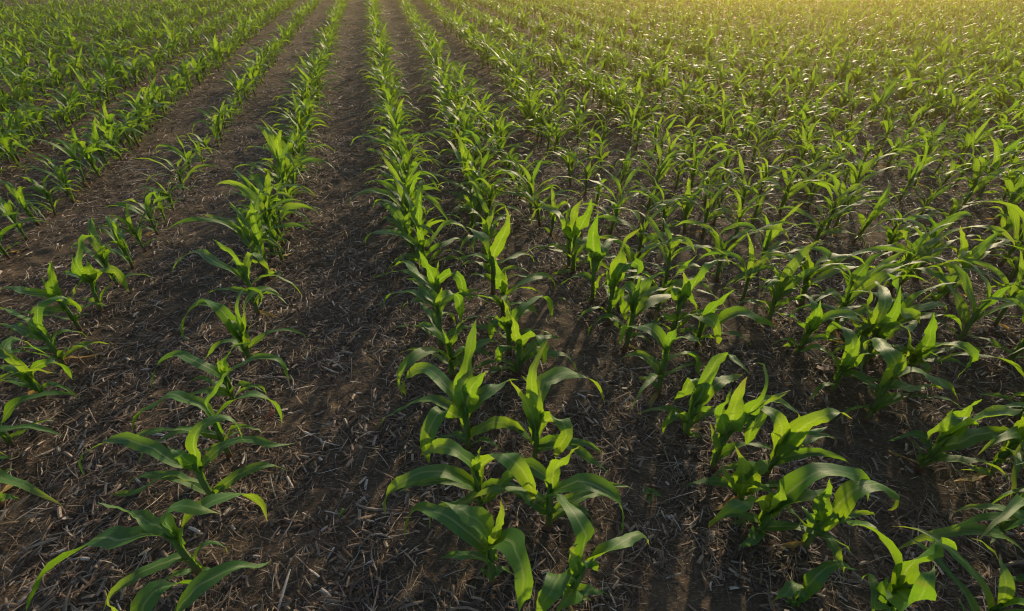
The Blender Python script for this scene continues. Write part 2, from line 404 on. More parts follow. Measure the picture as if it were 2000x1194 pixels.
# each plant: crop, base, collar, leaves as "middle height cm, tip height cm, width cm: x,y x,y ..."
TRACED = [
 ('a', (971,1430), (930,1290), ["20 12 5.6:930,1310 800,1170 850,1050 1000,990 1170,1015", "20 12 5.2:940,1310 1010,1120 1120,1000 1300,910 1450,890 1510,865", "20 30 3.5:925,1290 640,1143 600,1080 590,1020"]),
 ('a', (1130,945), (915,665), ["24 28 4:950,710 890,680 740,600 640,570 548,543", "29 24 4.6:905,690 905,625 980,560 1100,575 1235,605", "20 4 5.6:940,740 820,710 680,750 600,738 520,745 440,800 330,880 230,970 170,1080 150,1150", "26 10 4.2:1015,800 1020,720 1050,650 1130,570 1280,500 1400,500 1460,560 1495,650", "12 3 3.6:1050,860 960,860 800,930 680,1010 610,1080 580,1150", "11 5 2:1095,850 1130,785 1200,755 1250,780 1280,830", "4 1 2:1115,925 1030,930 950,955 900,985", "3 1 2:1130,930 1190,925 1230,940"]),
 ('a', (1215,545), (1090,330), ["23 8 4.2:1105,350 980,320 860,240 780,220 700,190 560,220 460,280 450,330 485,410", "33 24 3.8:1095,340 1085,200 1130,120 1230,65 1310,95 1340,150 1355,200", "20 14 3.4:1130,370 1165,300 1250,230 1390,190 1520,225 1660,210", "14 4 3.4:1160,450 1060,425 960,395 850,430 740,490 610,495", "25 26 4.6:1105,345 1020,290 935,220", "6 3 2:1190,480 1250,450 1310,470"]),
 ('a', (1290,300), (1200,100), ["24 6 4.2:1195,90 1130,10 1050,-15 960,-56 880,0 790,60 735,175", "32 38 3.2:1190,80 1165,10 1180,-50 1240,-130 1300,-190 1350,-225", "23 9 3.6:1230,70 1280,10 1340,-30 1430,-50 1530,0 1570,60 1578,125", "13 3 3.2:1225,190 1150,160 1050,150 950,175 870,220 800,300 795,350", "9 8 1.8:1260,210 1300,170 1360,160", "5 3 2.4:1255,245 1190,248 1110,262"]),
 ('d', (1300,1110), (1260,960), ["23 6 4.2:1250,980 1190,930 1120,890 1000,840 900,880 850,950 850,1035", "34 34 3.4:1255,960 1240,880 1290,810 1350,775 1420,780", "23 8 3.8:1275,960 1320,900 1420,860 1530,860 1590,900 1615,995", "27 31 2.2:1262,955 1230,900 1210,850", "11 5 2.2:1295,1085 1340,1050 1420,1010 1470,1025 1485,1065", "11 4 3.2:1280,1060 1200,1040 1100,1050 1020,1090"]),
 ('d', (1390,880), (1340,730), ["25 5 4.4:1330,690 1250,590 1150,545 1080,560 1020,620 1005,680 1035,755", "27 25 5:1325,690 1250,600 1160,530 1080,520", "36 26 3.8:1340,720 1310,600 1300,560 1340,480 1400,455 1450,480 1455,545", "31 22 3.6:1350,720 1360,620 1370,540 1430,470 1500,455 1550,485 1572,535", "20 30 3.2:1375,800 1380,700 1405,620", "11 3 3.2:1370,820 1300,750 1200,780 1130,860", "22 12 5:1345,740 1300,640 1330,660 1365,760"]),
 ('d', (1445,620), (1365,370), ["27 8 4.2:1380,420 1310,370 1240,330 1180,300 1100,250 1010,280 970,330 955,400", "35 40 3.8:1360,370 1310,290 1240,225 1180,180", "30 20 3.8:1370,370 1390,270 1430,270 1470,320 1510,365", "18 5 3.6:1405,450 1450,400 1540,385 1610,420 1660,470 1690,520", "11 5 3:1425,560 1460,490 1540,490 1575,530", "15 7 3:1400,490 1300,465 1220,460 1150,490", "29 26 4.4:1365,380 1340,320 1310,300 1260,320"]),
 ('d', (265,1090), (185,990), ["25 14 3.8:190,1000 110,930 45,860 35,790 80,760 140,770 200,810 285,845", "17 14 3.8:185,990 100,935 0,915", "18 4 3.4:190,970 200,920 260,890 330,900 380,940 415,990", "9 5 3:225,1040 150,1010 60,990 -20,1000", "7 5 2:240,1045 290,1005 340,1010", "26 34 3:180,980 120,900 10,810"]),
 ('d', (370,910), (235,720), ["25 28 4.2:230,740 160,660 80,610 -10,585", "31 20 3.8:235,715 215,640 230,570 320,530 390,540 430,570 450,600", "19 13 3.8:250,770 170,730 90,690 -10,675", "13 6 2.8:300,820 310,750 370,720 440,715 495,755", "10 7 3:290,840 200,810 80,805"]),
 ('d', (450,705), (330,530), ["30 36 4.2:315,540 270,470 235,400", "32 44 4.4:320,525 290,430 285,310", "25 18 4:310,545 260,500 150,490 80,460 -10,470", "16 12 3.4:360,590 280,590 200,590 100,605", "10 9 2.2:425,660 440,620 505,605", "27 15 4:335,545 290,545 360,525 430,560 450,600"]),
 ('d', (575,610), (510,430), ["32 38 4.2:500,430 440,350 440,270 460,200 500,180 560,182", "28 34 5:500,440 430,380 410,310 385,290", "30 38 5:510,430 495,350 480,285", "22 6 4.2:515,435 560,370 640,370 690,430 725,495", "16 7 3.8:505,440 440,460 405,530", "20 16 3:500,430 420,400 350,380", "7 4 2:555,550 500,535 460,530"]),
 ('b', (890,995), (880,800), ["28 30 6.8:880,790 850,690 770,615 680,560 600,535", "21 5 4.8:875,840 820,760 720,680 640,620 560,590 470,580 420,630 400,740", "30 38 3.4:885,790 915,700 940,600 940,520", "33 20 7:895,800 980,750 1030,840 1060,930 1060,1040 1040,1150", "11 6 3.6:880,900 840,860 760,830 690,835 600,855", "7 4 3:890,930 950,910 1000,950", "6 3 2.6:885,950 840,930 835,895"]),
 ('b', (825,592), (800,370), ["30 20 5.4:795,370 760,320 680,260 600,240 490,290", "21 4 4.8:795,480 700,410 620,380 500,380 400,430 340,470 300,540 297,630", "31 10 6:810,380 840,340 930,275 1000,320 1060,380 1100,460 1125,560", "33 40 2.8:800,360 810,290 828,240", "13 3 3.8:820,590 880,520 950,475 1040,490 1110,550 1190,640", "9 3 3.4:815,520 700,560 560,600 540,700"]),
 ('e', (760,1385), (738,1130), ["28 6 4.8:730,1140 690,1080 620,1000 560,940 500,915 430,950 400,1010 410,1090", "40 52 7:738,1120 745,950 765,820 785,720 800,645", "34 42 6.5:742,1130 770,1040 820,970 855,935", "25 22 5.4:748,1150 800,1110 880,1040 960,995 1040,980", "17 3 4.8:742,1200 660,1150 560,1100 460,1100 380,1135 300,1190 245,1255", "21 2 5.8:742,1200 690,1185 620,1150 570,1195 530,1275 520,1355 540,1445", "18 10 5.2:755,1320 800,1275 870,1230 960,1220 1040,1256 1090,1310", "6 3 3:755,1330 690,1290 580,1305", "6 3 3:762,1355 830,1320 900,1335 930,1370", "33 36 6:738,1130 715,1040 740,960 770,920"]),
 ('e', (665,985), (655,810), ["21 4 4.8:650,890 610,850 570,825 500,835 430,890 385,960 370,1020 390,1085", "27 24 4.2:650,800 600,740 530,695 430,690", "31 34 4.4:660,800 690,720 740,660 820,635", "30 34 2.2:650,800 630,750 605,700", "19 12 4.8:665,900 740,850 820,800 900,775 985,820", "12 5 3.6:660,930 690,880 730,800 780,860"]),
 ('e', (605,835), (585,570), ["29 31 5.4:585,580 540,510 470,445 410,420", "23 5 3.8:590,610 520,550 440,500 380,490 310,520 275,600", "27 8 4.8:590,560 630,520 690,510 710,580 720,670", "34 42 2.4:590,560 610,470", "14 6 3.6:600,640 650,610 690,680", "14 8 3.4:595,720 540,610 480,540"]),
 ('e', (578,690), (575,450), ["37 48 6:575,450 530,350 480,260", "38 50 2.6:580,440 590,320", "26 12 4.2:570,480 480,400 430,340 380,330 300,365", "19 6 3.2:570,500 450,390 360,375 220,415", "29 9 4.8:580,450 650,390 700,400 725,470 715,550"]),
 ('e', (520,400), (505,240), ["27 6 4.2:500,250 420,190 360,170 240,150 190,190 180,250", "34 18 4.8:510,245 560,180 640,110 690,110 740,140 760,210", "32 42 4:505,240 480,150 440,80", "20 10 4:515,300 600,230 690,190 760,230", "12 5 3:515,330 430,280 370,300 300,360"]),
 ('b', (1300,1105), (1390,920), ["34 26 5.8:1385,915 1400,800 1410,720 1370,640 1320,560 1250,490 1170,495", "28 20 5.2:1395,920 1450,860 1560,790 1680,720 1740,720 1770,780", "30 34 4.4:1380,930 1345,860 1340,790 1370,765", "28 20 4.4:1392,915 1420,860 1485,920", "24 12 6.4:1365,970 1280,930 1250,980 1200,1060 1130,1160", "7 4 3.2:1320,1060 1410,1020 1535,1045", "16 12 6:1345,1010 1300,1080 1250,1160"]),
 ('b', (1205,695), (1215,440), ["34 42 4.8:1215,430 1240,360 1300,300 1375,235", "24 6 4.4:1212,440 1150,370 1090,345 1000,400 920,460 840,545", "25 4 5.2:1215,490 1300,460 1350,430 1430,440 1530,490 1610,570 1620,660 1600,740", "9 3 3.2:1207,610 1290,580 1380,590 1430,620 1455,690", "14 4 3.6:1207,610 1140,560 1060,500 980,480"]),
 ('e', (1120,1446), (1135,1270), ["33 42 4.4:1138,1270 1110,1190 1060,1095 985,990", "25 6 5.4:1140,1270 1200,1215 1270,1215 1300,1295 1270,1355 1240,1435", "30 34 5.6:1138,1270 1135,1120 1100,1010 1050,970", "27 6 5.2:1140,1290 1160,1060 1210,990 1300,955 1400,970 1480,1040 1515,1140", "11 3 3.6:1128,1395 1200,1370 1320,1365 1420,1425 1500,1475 1540,1520", "36 46 4.6:1138,1270 1110,1000 1130,900 1200,765"]),
 ('e', (1030,960), (1037,810), ["33 43 4.2:1037,800 1010,690 965,560", "25 10 4.8:1040,810 1060,770 1130,745 1180,800 1175,910", "13 4 3.6:1035,920 1130,850 1230,840 1310,860 1365,940", "22 8 4.2:1035,830 970,800 930,830 930,900", "7 3 3:1030,950 960,920 880,940 860,980"]),
 ('e', (985,850), (990,690), ["30 38 4:990,680 975,600 955,540", "25 8 4.8:992,700 1040,600 1110,540 1180,530 1215,580 1222,650", "19 12 4.2:990,720 1060,620 1110,590 1150,640", "20 6 4.2:988,720 930,650 890,690 880,770", "24 20 3.6:988,700 900,640 840,635"]),
 ('e', (945,650), (950,500), ["35 46 5.8:950,510 930,420 910,330", "25 8 4.2:950,560 1020,480 1100,430 1180,420 1230,450 1245,520", "15 6 3.8:945,600 880,545 790,530 720,560", "29 34 3.6:952,520 985,600 1010,640", "34 40 3.4:952,510 965,430 960,370"]),
 ('e', (890,520), (890,300), ["38 50 6.2:892,300 930,220 970,130 975,60 960,10", "33 28 4.8:888,300 860,210 790,150 730,130", "19 7 3.2:892,360 960,320 1050,285 1110,300 1130,365", "22 12 4.4:888,340 800,290 740,300 690,330", "12 6 3:888,430 830,400 760,395"]),
 ('g', (440,495), (450,260), ["34 44 5.6:450,250 430,120 440,20 430,-60", "30 34 5:448,260 400,130 370,60", "20 6 3:440,350 380,305 310,310 190,330", "26 14 5:455,280 400,150 360,60 250,10 180,50 140,170"]),
 ('g', (475,540), (500,230), ["38 50 7:505,230 560,120 600,40 620,-60", "36 44 6:500,230 480,110 500,20 560,-60", "28 10 5.4:495,290 540,260 570,240 490,310 455,430", "12 6 2.4:480,450 540,400 600,380", "8 2 2.8:470,520 400,510 310,535"]),
 ('g', (625,750), (648,440), ["40 52 7:650,430 630,260 650,140 670,50", "29 34 5.2:645,440 610,340 600,270", "29 26 5.2:655,440 700,350 760,280 830,265", "15 5 3.2:632,610 590,560 530,545 440,580 365,635", "15 20 3.2:635,640 680,560 730,530", "30 30 5.6:650,450 690,380 670,300 640,250", "4 1 2.4:624,720 600,740 580,750"]),
 ('g', (745,935), (795,600), ["40 50 7.4:798,600 830,480 850,360 900,260 1000,170", "34 18 5.4:800,610 830,520 880,460 960,440 985,480 950,600", "30 36 4.4:785,640 750,560 735,490", "26 36 4.2:800,640 845,540 870,450", "14 8 4:770,760 740,640 760,560", "9 4 3.2:755,860 800,900 850,990"]),
 ('g', (875,1130), (960,730), ["13 4 4.2:905,970 850,905 760,865 680,880 610,940 590,1010", "27 8 6.2:955,730 920,650 860,620 830,700 800,830", "23 7 6:950,760 895,690 890,780 885,890", "34 40 5.8:965,725 1030,620 1100,550 1195,510", "29 28 5.2:965,730 1060,670 1140,650 1220,630", "33 43 2.8:962,720 990,620 1005,530", "23 11 5.2:950,880 1030,780 1130,710 1240,690 1360,720 1430,780 1455,840", "10 3 3:900,1030 960,1005 1040,1020 1090,1080"]),
 ('e', (1810,1070), (1865,800), ["28 12 5.2:1860,810 1800,720 1740,680 1640,690 1595,790", "30 26 5:1868,800 1920,750 2000,740 2060,790", "15 5 3.6:1835,950 1790,880 1700,835 1620,850 1600,890", "20 8 5.4:1860,880 1930,830 2010,850 2050,960", "6 3 2.6:1820,1030 1780,985 1700,965", "34 42 4:1868,795 1900,720 1950,650"]),
 ('g', (1240,1050), (1335,730), ["38 42 7:1345,725 1400,640 1440,560 1500,480 1620,410", "34 40 5.4:1340,720 1360,620 1325,500", "22 10 4:1290,900 1230,870 1170,860 1090,920", "18 14 3.8:1300,890 1380,850 1500,830", "28 20 5.4:1335,740 1280,680 1330,640 1450,790"]),
 ('g', (1440,1090), (1500,880), ["36 46 5:1510,880 1560,800 1640,720 1740,645", "28 10 6:1505,890 1460,860 1540,880 1600,960 1610,1080", "26 12 5.6:1510,900 1620,890 1720,840 1830,840 1940,880 2050,960", "12 6 3:1455,1040 1400,980 1310,970 1280,1000", "14 10 4:1465,1040 1530,1020 1580,1030"]),
 ('f', (105,1305), (165,1140), ["27 12 5.2:170,1130 210,1030 150,980 100,1050 40,1110", "34 36 4.6:165,1130 210,1010 290,880 350,850 430,920 465,960", "24 20 5:170,1140 240,1040 320,990 430,960", "14 4 4.4:140,1220 100,1180 50,1175 0,1220 -20,1290", "16 18 3.4:140,1230 220,1150 290,1130", "4 1 2.2:110,1290 160,1295 190,1300"]),
 ('f', (260,1485), (340,1280), ["38 48 8:345,1270 380,1150 420,1040 455,960", "34 40 5:335,1280 310,1170 350,1080 370,1020", "21 26 3.2:300,1400 285,1330 245,1215", "34 38 4.4:350,1270 540,1110 620,1070 700,1035", "36 44 5.8:350,1270 490,1140 560,1040 550,900 510,880", "30 14 6.4:350,1280 440,1180 540,1160 480,1250 450,1345", "28 18 4.4:355,1270 500,1130 600,1100 700,1130 750,1180 720,1220"]),
 ('c', (425,530), (425,470), ["24 34 6.4:425,500 440,400 430,300 385,210", "18 24 4.4:420,500 350,400 310,310", "22 18 6.4:430,480 510,360 590,290"]),
 ('c', (550,400), (640,240), ["34 32 6.2:645,235 760,130 880,60 960,40 1040,80", "33 26 5.4:640,235 640,100 560,20 500,-20", "22 20 4.4:620,290 700,240 770,230", "26 26 5:640,245 720,160 800,150 900,120"]),
 ('c', (500,730), (590,580), ["34 20 6.4:595,575 700,470 800,390 900,350 1040,370 1120,410 1130,530", "23 6 5.6:585,585 560,520 460,530 360,580 280,620 240,670", "29 36 4.4:592,575 650,500 640,405", "5 2 4.2:525,690 480,740 415,780", "27 24 5.4:595,580 720,530 850,490 930,455"]),
 ('c', (770,790), (875,630), ["31 42 4:880,620 900,500 920,395", "30 16 5.8:885,620 980,530 1080,450 1200,430 1300,490 1290,550 1240,575", "15 13 3.2:825,720 820,660 790,580 755,550", "9 3 3.2:835,710 920,740 960,820 1000,930", "22 18 4.6:870,640 960,620 1040,615", "30 36 4.6:880,620 860,540 900,450"]),
 ('c', (1240,1240), (1300,985), ["33 24 6.2:1300,980 1290,870 1220,740 1150,670 1060,650 1000,615", "34 30 7:1305,980 1380,870 1480,780 1580,750 1635,795", "38 42 9:1300,1020 1400,1080 1470,960 1510,870", "22 16 3.8:1270,1130 1180,1120 1180,1000 1140,930 1100,960", "26 24 5:1295,1010 1340,990 1400,1010", "24 30 5:1280,1060 1210,1040 1250,940"]),
 ('c', (730,1105), (760,1050), ["17 12 4.2:762,1050 830,950 950,880 1000,890 1070,910", "11 4 3.6:755,1060 760,1000 720,1000 650,1060 580,1100", "5 2 3:735,1090 700,1105 685,1080", "14 4 3:765,1040 900,900 990,880 990,950"]),
 ('f', (720,850), (800,720), ["31 22 5:815,700 840,600 810,530 760,505 720,540", "26 20 4.2:800,715 700,625 610,620", "28 10 4.4:815,700 900,640 1000,625 1080,650 1120,740", "10 6 3:770,790 850,750 960,770", "30 38 4:812,700 850,620 860,540", "8 3 3:760,800 700,780 640,800"]),
 ('f', (925,1050), (990,920), ["30 16 4.6:1000,905 1050,800 1020,700 950,665 910,700 905,755", "31 40 4:1010,900 1060,820 1090,725", "22 10 4:975,920 930,840 850,800 740,815", "26 22 4:1015,910 1100,840 1200,830 1245,850", "14 4 4:985,940 1080,960 1150,1030 1190,1090", "12 8 3.4:985,950 1100,960 1210,985"]),
 ('f', (1100,910), (1180,740), ["34 28 5.4:1180,730 1195,640 1225,530 1180,430 1140,430", "36 46 5.2:1190,725 1280,600 1310,450", "28 16 5:1180,740 1140,690 1180,620 1280,640 1340,690 1420,620", "30 18 5:1190,735 1250,620 1330,600 1400,620 1420,680", "12 4 3.4:1150,820 1080,760 1000,740"]),
 ('f', (1115,1205), (1270,960), ["33 18 6.2:1265,960 1300,880 1250,800 1180,725 1130,760 1120,820", "26 16 5:1275,955 1400,910 1520,960 1600,1020 1650,1080", "20 14 4.6:1250,1000 1330,1000 1500,1000 1560,1020", "16 6 4:1220,1060 1150,980 1030,920 990,925", "30 40 4:1275,950 1330,880 1370,800"]),
 ('f', (1330,960), (1405,850), ["32 46 5:1410,840 1470,760 1497,600", "29 12 6.6:1412,850 1480,800 1580,780 1680,820 1695,880 1630,970", "25 32 4.2:1400,850 1370,790 1350,690", "20 10 3.6:1390,870 1300,800 1240,785", "20 8 4:1380,890 1440,900 1440,980"]),
 ('c', (1415,350), (1600,140), ["34 18 6.6:1600,140 1680,75 1600,40 1530,110 1465,170", "33 30 6:1610,135 1720,70 1850,30 2010,0", "20 14 5:1550,220 1640,190 1760,140 1900,130 2010,165", "13 8 3.4:1500,250 1480,170 1380,140 1240,185", "8 10 3:1445,320 1430,240 1370,165", "7 3 3:1500,290 1600,280 1750,320", "32 42 5:1605,130 1680,20 1780,-60"]),
]

def parse_leaf(txt, crop):
    head, body = txt.split(':')
    zm, zt, w = (float(t) for t in head.split())
    x0, y0, s = CROPS[crop]
    pts = []
    for q in body.split():
        a, b = q.split(',')
        pts.append((x0 + float(a) / s, y0 + float(b) / s))
    return zm / 100, zt / 100, w / 100, pts

def traced_plant(entry, r):
    """Stalk and blade curves in metres relative to the plant's base, and the base itself."""
    crop, b, t, leaves = entry
    x0, y0, s = CROPS[crop]
    base = gp(x0 + b[0] / s, y0 + b[1] / s)
    tx, ty = x0 + t[0] / s, y0 + t[1] / s
    zs = np.linspace(0.06, 0.30, 49)
    dist = [np.linalg.norm(gp(tx, ty, z)[:2] - base[:2]) for z in zs]
    zt = zs[int(np.argmin(dist))]
    top = gp(tx, ty, zt)
    lean = top[:2] - base[:2]
    k = min(1.0, 0.30 * zt / (np.linalg.norm(lean) + 1e-6))
    top[:2] = base[:2] + lean * k
    out = []
    for lf in leaves:
        zm, ztip, w, pts = parse_leaf(lf, crop)
        # attach on the stalk at the height that best meets the first pixel
        f = np.linspace(0.08, 1.0, 47)
        ax = base[None] + f[:, None] * (top - base)[None]
        px = np.array([to_px(p)[:2] for p in ax])
        j = int(np.argmin(np.hypot(px[:, 0] - pts[0][0], px[:, 1] - pts[0][1])))
        A = ax[j]
        za = A[2]
        seg = np.hypot(*np.diff(np.array(pts), axis=0).T)
        q = np.concatenate([[0], np.cumsum(seg)]) / seg.sum()
        zc = 2 * zm - (za + ztip) / 2
        z = (1 - q) ** 2 * za + 2 * q * (1 - q) * zc + q * q * ztip
        z = np.maximum(z, 0.012)
        P = [A - base] + [gp(x, y, zz) - base for (x, y), zz in zip(pts[1:], z[1:])]
        out.append((np.array(P), w))
    # small lower blades that the enlargements show only as a tangle
    st = top - base
    k = 0
    while len(out) < 8 and base[1] > 0.75 and k < 3:
        f = r.uniform(0.12, 0.6)
        a = math.pi * (k % 2) + r.normal(0, 0.35)
        ln, e0, e1 = r.uniform(.20, .36), R(r.uniform(40, 66)), R(r.uniform(-95, -45))
        q = np.linspace(0, 1, 8)
        el = e0 + (e1 - e0) * q ** 1.4
        d = np.stack([np.cos(el) * math.cos(a), np.cos(el) * math.sin(a), np.sin(el)], 1) * ln / 8
        P = st * f + np.concatenate([np.zeros((1, 3)), np.cumsum(d[:-1], 0)])
        P[:, 2] = np.maximum(P[:, 2], 0.012)
        out.append((P, r.uniform(.024, .036)))
        k += 1
    return base, top - base, out

def grown_plant(r, size=1.0, upright=0.0, az=None):
    """Stalk and blade curves of a plant grown by rule."""
    hs = r.uniform(0.15, 0.21) * size
    lean = r.normal(0, 0.018, 2)
    top = np.array((lean[0], lean[1], hs))
    n = int(r.integers(7, 10))
    az = r.normal(0, 0.35) if az is None else az
    out = []
    for i in range(n):
        f = i / (n - 1)
        a = az + math.pi * (i % 2) + r.normal(0, 0.28)
        A = top * (0.16 + 0.84 * f ** 0.9)
        if f < 0.2:
            ln, e0, e1, w = r.uniform(.11, .18), R(r.uniform(25, 50)), R(r.uniform(-50, -10)), r.uniform(.02, .027)
        elif f < 0.8:
            ln, e0, e1, w = r.uniform(.30, .46), R(r.uniform(50, 74)), R(r.uniform(-98, -50) + 45 * upright), r.uniform(.030, .042)
        else:
            ln, e0, e1, w = r.uniform(.20, .34), R(r.uniform(66, 86)), R(r.uniform(-95, 60)), r.uniform(.028, .046)
        ln *= size; w *= 0.35 + 0.65 * size
        m = 8
        s = np.linspace(0, 1, m)
        el = e0 + (e1 - e0) * s ** r.uniform(1.1, 1.9)
        aa = a + r.normal(0, 0.25) * s
        d = np.stack([np.cos(el) * np.cos(aa), np.cos(el) * np.sin(aa), np.sin(el)], 1) * ln / m
        P = A + np.concatenate([np.zeros((1, 3)), np.cumsum(d[:-1], 0)])
        P[:, 2] = np.maximum(P[:, 2], 0.012)
        out.append((P, w))
    return top, out

def stalk_geo(top, r, n=9, rings=7):
    f = np.linspace(-0.12, 1.02, rings)
    P = f[:, None] * top[None]
    P[:, :2] += np.sin(np.clip(f, 0, 1) * math.pi)[:, None] * r.normal(0, 0.003, 2)
    rad = np.interp(f, [-.12, 0.05, 0.3, 0.75, 1.02], [0.0115, 0.0105, 0.0085, 0.0095, 0.0055]) * (0.6 + 0.4 * min(1.2, top[2] / 0.18))
    return tube_geo(P, rad, n)

def sheathed(P, top):
    """Run the blade's foot down the stalk so that it clasps it before it leans away."""
    ax = top / np.linalg.norm(top)
    out = P[min(2, len(P) - 1)] - P[0]
    out[2] = 0
    n = np.linalg.norm(out)
    out = out / n * 0.0055 if n > 1e-4 else out * 0
    run = min(0.055, P[0][2] * 0.75)
    A = P[0] + out
    rest_ = P[1:]
    return np.vstack([[A - ax * run], [A - ax * run * 0.35], [A + ax * 0.006], rest_])

def part_meshes(top, leaves, r, nseg=18, withered=True):
    parts = [("stalk", mesh_from("stalk", *stalk_geo(top, r), M_STALK))]
    for P, w in leaves:
        parts.append(("leaf", mesh_from("leaf", *leaf_geo(sheathed(P, top), w, r, nseg), M_LEAF)))
    if withered and r.random() < 0.45:
        a = r.uniform(0, 6.3)
        d = np.array((math.cos(a), math.sin(a), 0))
        P = np.array([(0, 0, .03), d * .03 + (0, 0, .03), d * .07 + (0, 0, .014), d * r.uniform(.09, .13) + (0, 0, .006)])
        parts.append(("withered_leaf", mesh_from("withered_leaf", *leaf_geo(P, r.uniform(.014, .022), r, 9), M_DRY)))
    return parts

# ------------------------------------------------------------------ where the plants stand
# kinds of entry: dict(x, y, row, traced/None, size)
plants = []
def add(x, y, row, size=None, traced=None, upright=0.0):
    plants.append(dict(x=float(x), y=float(y), row=row, size=size, traced=traced, upright=upright))

def near_any(x, y, d):
    for p in plants:
        if (p['x'] - x) ** 2 + (p['y'] - y) ** 2 < d * d:
            return True
    return False

def row_u(x, y):
    return x + 0.26 * y - 0.0011 * y * y

# row names by their u, found on the ground plan of the photograph
LEFT0, STEP = -0.66, 0.74
RIGHT_US = [0.13, 0.42, 0.90, 1.15, 1.35, 1.60, 1.86, 2.10, 2.36, 2.64]
def row_of(x, y):
    u = row_u(x, y)
    if u < -0.27:
        return -1 - int(round((LEFT0 - u) / STEP))
    if u > 2.77:
        return 10 + int((u - 2.77) / 0.30)
    return int(np.argmin([abs(u - k) for k in RIGHT_US]))

for e in TRACED:
    base, top, leaves = traced_plant(e, rng)
    add(base[0], base[1], row_of(base[0], base[1]), traced=(top, leaves))

def stature(x, y):
    """The stand gets shorter towards the far and the sunny side of the field."""
    u = x + 0.26 * y
    far = np.interp(y, [2.0, 4.0, 9.0, 15], [0.98, 0.82, 0.70, 0.64])
    if u > 0.8:
        far = np.interp(y, [2.2, 3.8, 8.0, 15], [1.0, 0.78, 0.68, 0.60])
    if -1.75 < u < -1.0 and 2.2 < y < 5.5:
        far *= 0.78
    return far

def px(*pts, size=None, jitter=0.12, upright=0.0):
    for q in pts:
        g = gp(q[0], q[1])
        s = q[2] if len(q) > 2 else (size if size else 1.0) * stature(g[0], g[1]) * rng.normal(1, jitter)
        if not near_any(g[0], g[1], 0.045):
            add(g[0], g[1], row_of(g[0], g[1]), s, upright=upright)

def cpx(x0, y0, s, pts, **kw):
    px(*[(x0 + a / s, y0 + b / s) for a, b in pts], **kw)

# row left of the strip, upper part; the tall clump
px((525, 543, 1.15), (518, 530, 1.1), (535, 502, 1.2), (543, 470, 1.15), (540, 440, 1.2), upright=0.6)
# second and third rows on the left
px((233, 561), (262, 528, .85), (287, 493), (310, 463), (325, 435), (342, 415), (362, 378, .85), (375, 352, .8), (398, 322), (415, 303), (430, 268), (26, 874, 1.0), (-20, 930), (5, 990))
px((56, 472), (19, 507), (-12, 540), (108, 420), (145, 397), (170, 367), (198, 350), (215, 330), (240, 318), (258, 290), (270, 283), (75, 440))
# right side, read off the enlarged photograph
S = 3.98
cpx(1000, 400, S, [(765,230),(985,435),(930,610),(1190,625),(1120,850),(1340,220),(1180,225),(1480,260),(1590,600),(1560,165),(1725,300),(1905,520),(1790,760),(1970,950),(1045,100),(1870,150),(215,175),(300,250)])
cpx(1500, 400, S, [(10,880),(250,810),(355,350),(545,860),(480,1000),(215,1180),(660,290),(895,400),(940,670),(1180,850),(1150,585),(1460,1090),(1345,195),(1380,720),(1800,480),(1740,970),(770,1180),(1180,90),(520,180),(1890,1190),(640,1190),(975,650),(1010,640),(2050,1020),(1420,760)], size=1.02, upright=0.1)
cpx(1000, 200, S, [(60,775),(150,880),(275,400),(320,410),(355,420),(195,300),(230,290),(455,650),(570,720),(640,840),(590,400),(680,420),(860,270),(920,345),(960,380),(830,670),(1075,745),(1270,680),(1045,890),(1380,720),(1110,410),(1180,560),(1300,540),(1350,340),(1500,800),(1610,780),(1640,590),(1550,470),(1490,260),(1700,300),(1810,360),(1880,555),(1960,390),(1930,710),(1760,900)])
cpx(1500, 200, S, [(100,480),(215,530),(300,600),(500,620),(580,390),(790,160),(870,385),(995,470),(1085,300),(1190,440),(1275,595),(1340,100),(1440,660),(1630,760),(1810,800),(1630,390),(1790,350),(1560,110),(920,150),(1180,890),(1010,780),(620,810),(310,820),(90,870),(1950,400),(720,490),(1480,440),(910,540),(1350,980),(1750,240)], size=1.05)
px((1713, 1215, 1.15), (1795, 915, 1.1), (1925, 938, 1.0), (1940, 1050, 1.15), (1961, 715, 1.15), (1730, 560, 1.05), (2010, 900, 1.1), (2030, 1010, 1.1), (1985, 820, 1.1), (2040, 780, 1.1), (2010, 1150), (1880, 1250))

def along(path, y0, y1, step, row=None, size=1.0, d=0.09, lat=0.025, keep=1.0):
    """Plants along a row given as (y, x) knots."""
    ys = [p[0] for p in path]; xs = [p[1] for p in path]
    y = y0
    while y < y1:
        y += step * rng.uniform(0.7, 1.3)
        x = np.interp(y, ys, xs) + rng.normal(0, lat)
        if rng.random() < keep and not near_any(x, y, d):
            add(x, y, row_of(x, y) if row is None else row, size * stature(x, y) * np.clip(rng.normal(1.0, 0.19), 0.5, 1.4))

def straight(u0, ys=(-1.0, 26.0)):
    yy = np.linspace(ys[0], ys[1], 28)
    return [(t, u0 - 0.26 * t + 0.0011 * t * t) for t in yy]

FAR = 23.0
along(straight(LEFT0), 2.3, FAR, 0.09, -1, 1.08, d=0.075)
along(straight(LEFT0 - STEP), 4.2, FAR, 0.13, -2)
along(straight(LEFT0 - 2 * STEP), 3.2, FAR, 0.10, -3, 1.15, d=0.075)
for k in range(3, 26):
    u0 = LEFT0 - k * STEP
    y_in = max(0.3, (-u0 - 1.2) / 1.35 - 0.4)            # where the row enters the picture
    along(straight(u0), y_in, FAR, 0.085, -1 - k, 1.08, d=0.07, lat=0.035)
along(straight(0.13), 2.15, FAR, 0.09, 0, 1.08, d=0.075)
c_path = [(2.0, -.10), (3.11, -.2), (4.11, -.4), (5.16, -.6), (8.3, -1.18), (11.3, -1.89), (17.9, -3.41), (24, -4.7)]
along(c_path, 2.25, FAR, 0.09, 1, 1.08, d=0.075, lat=0.03)
along(straight(0.90), 3.2, 6.6, 0.13, 2, 1.1, lat=0.03)
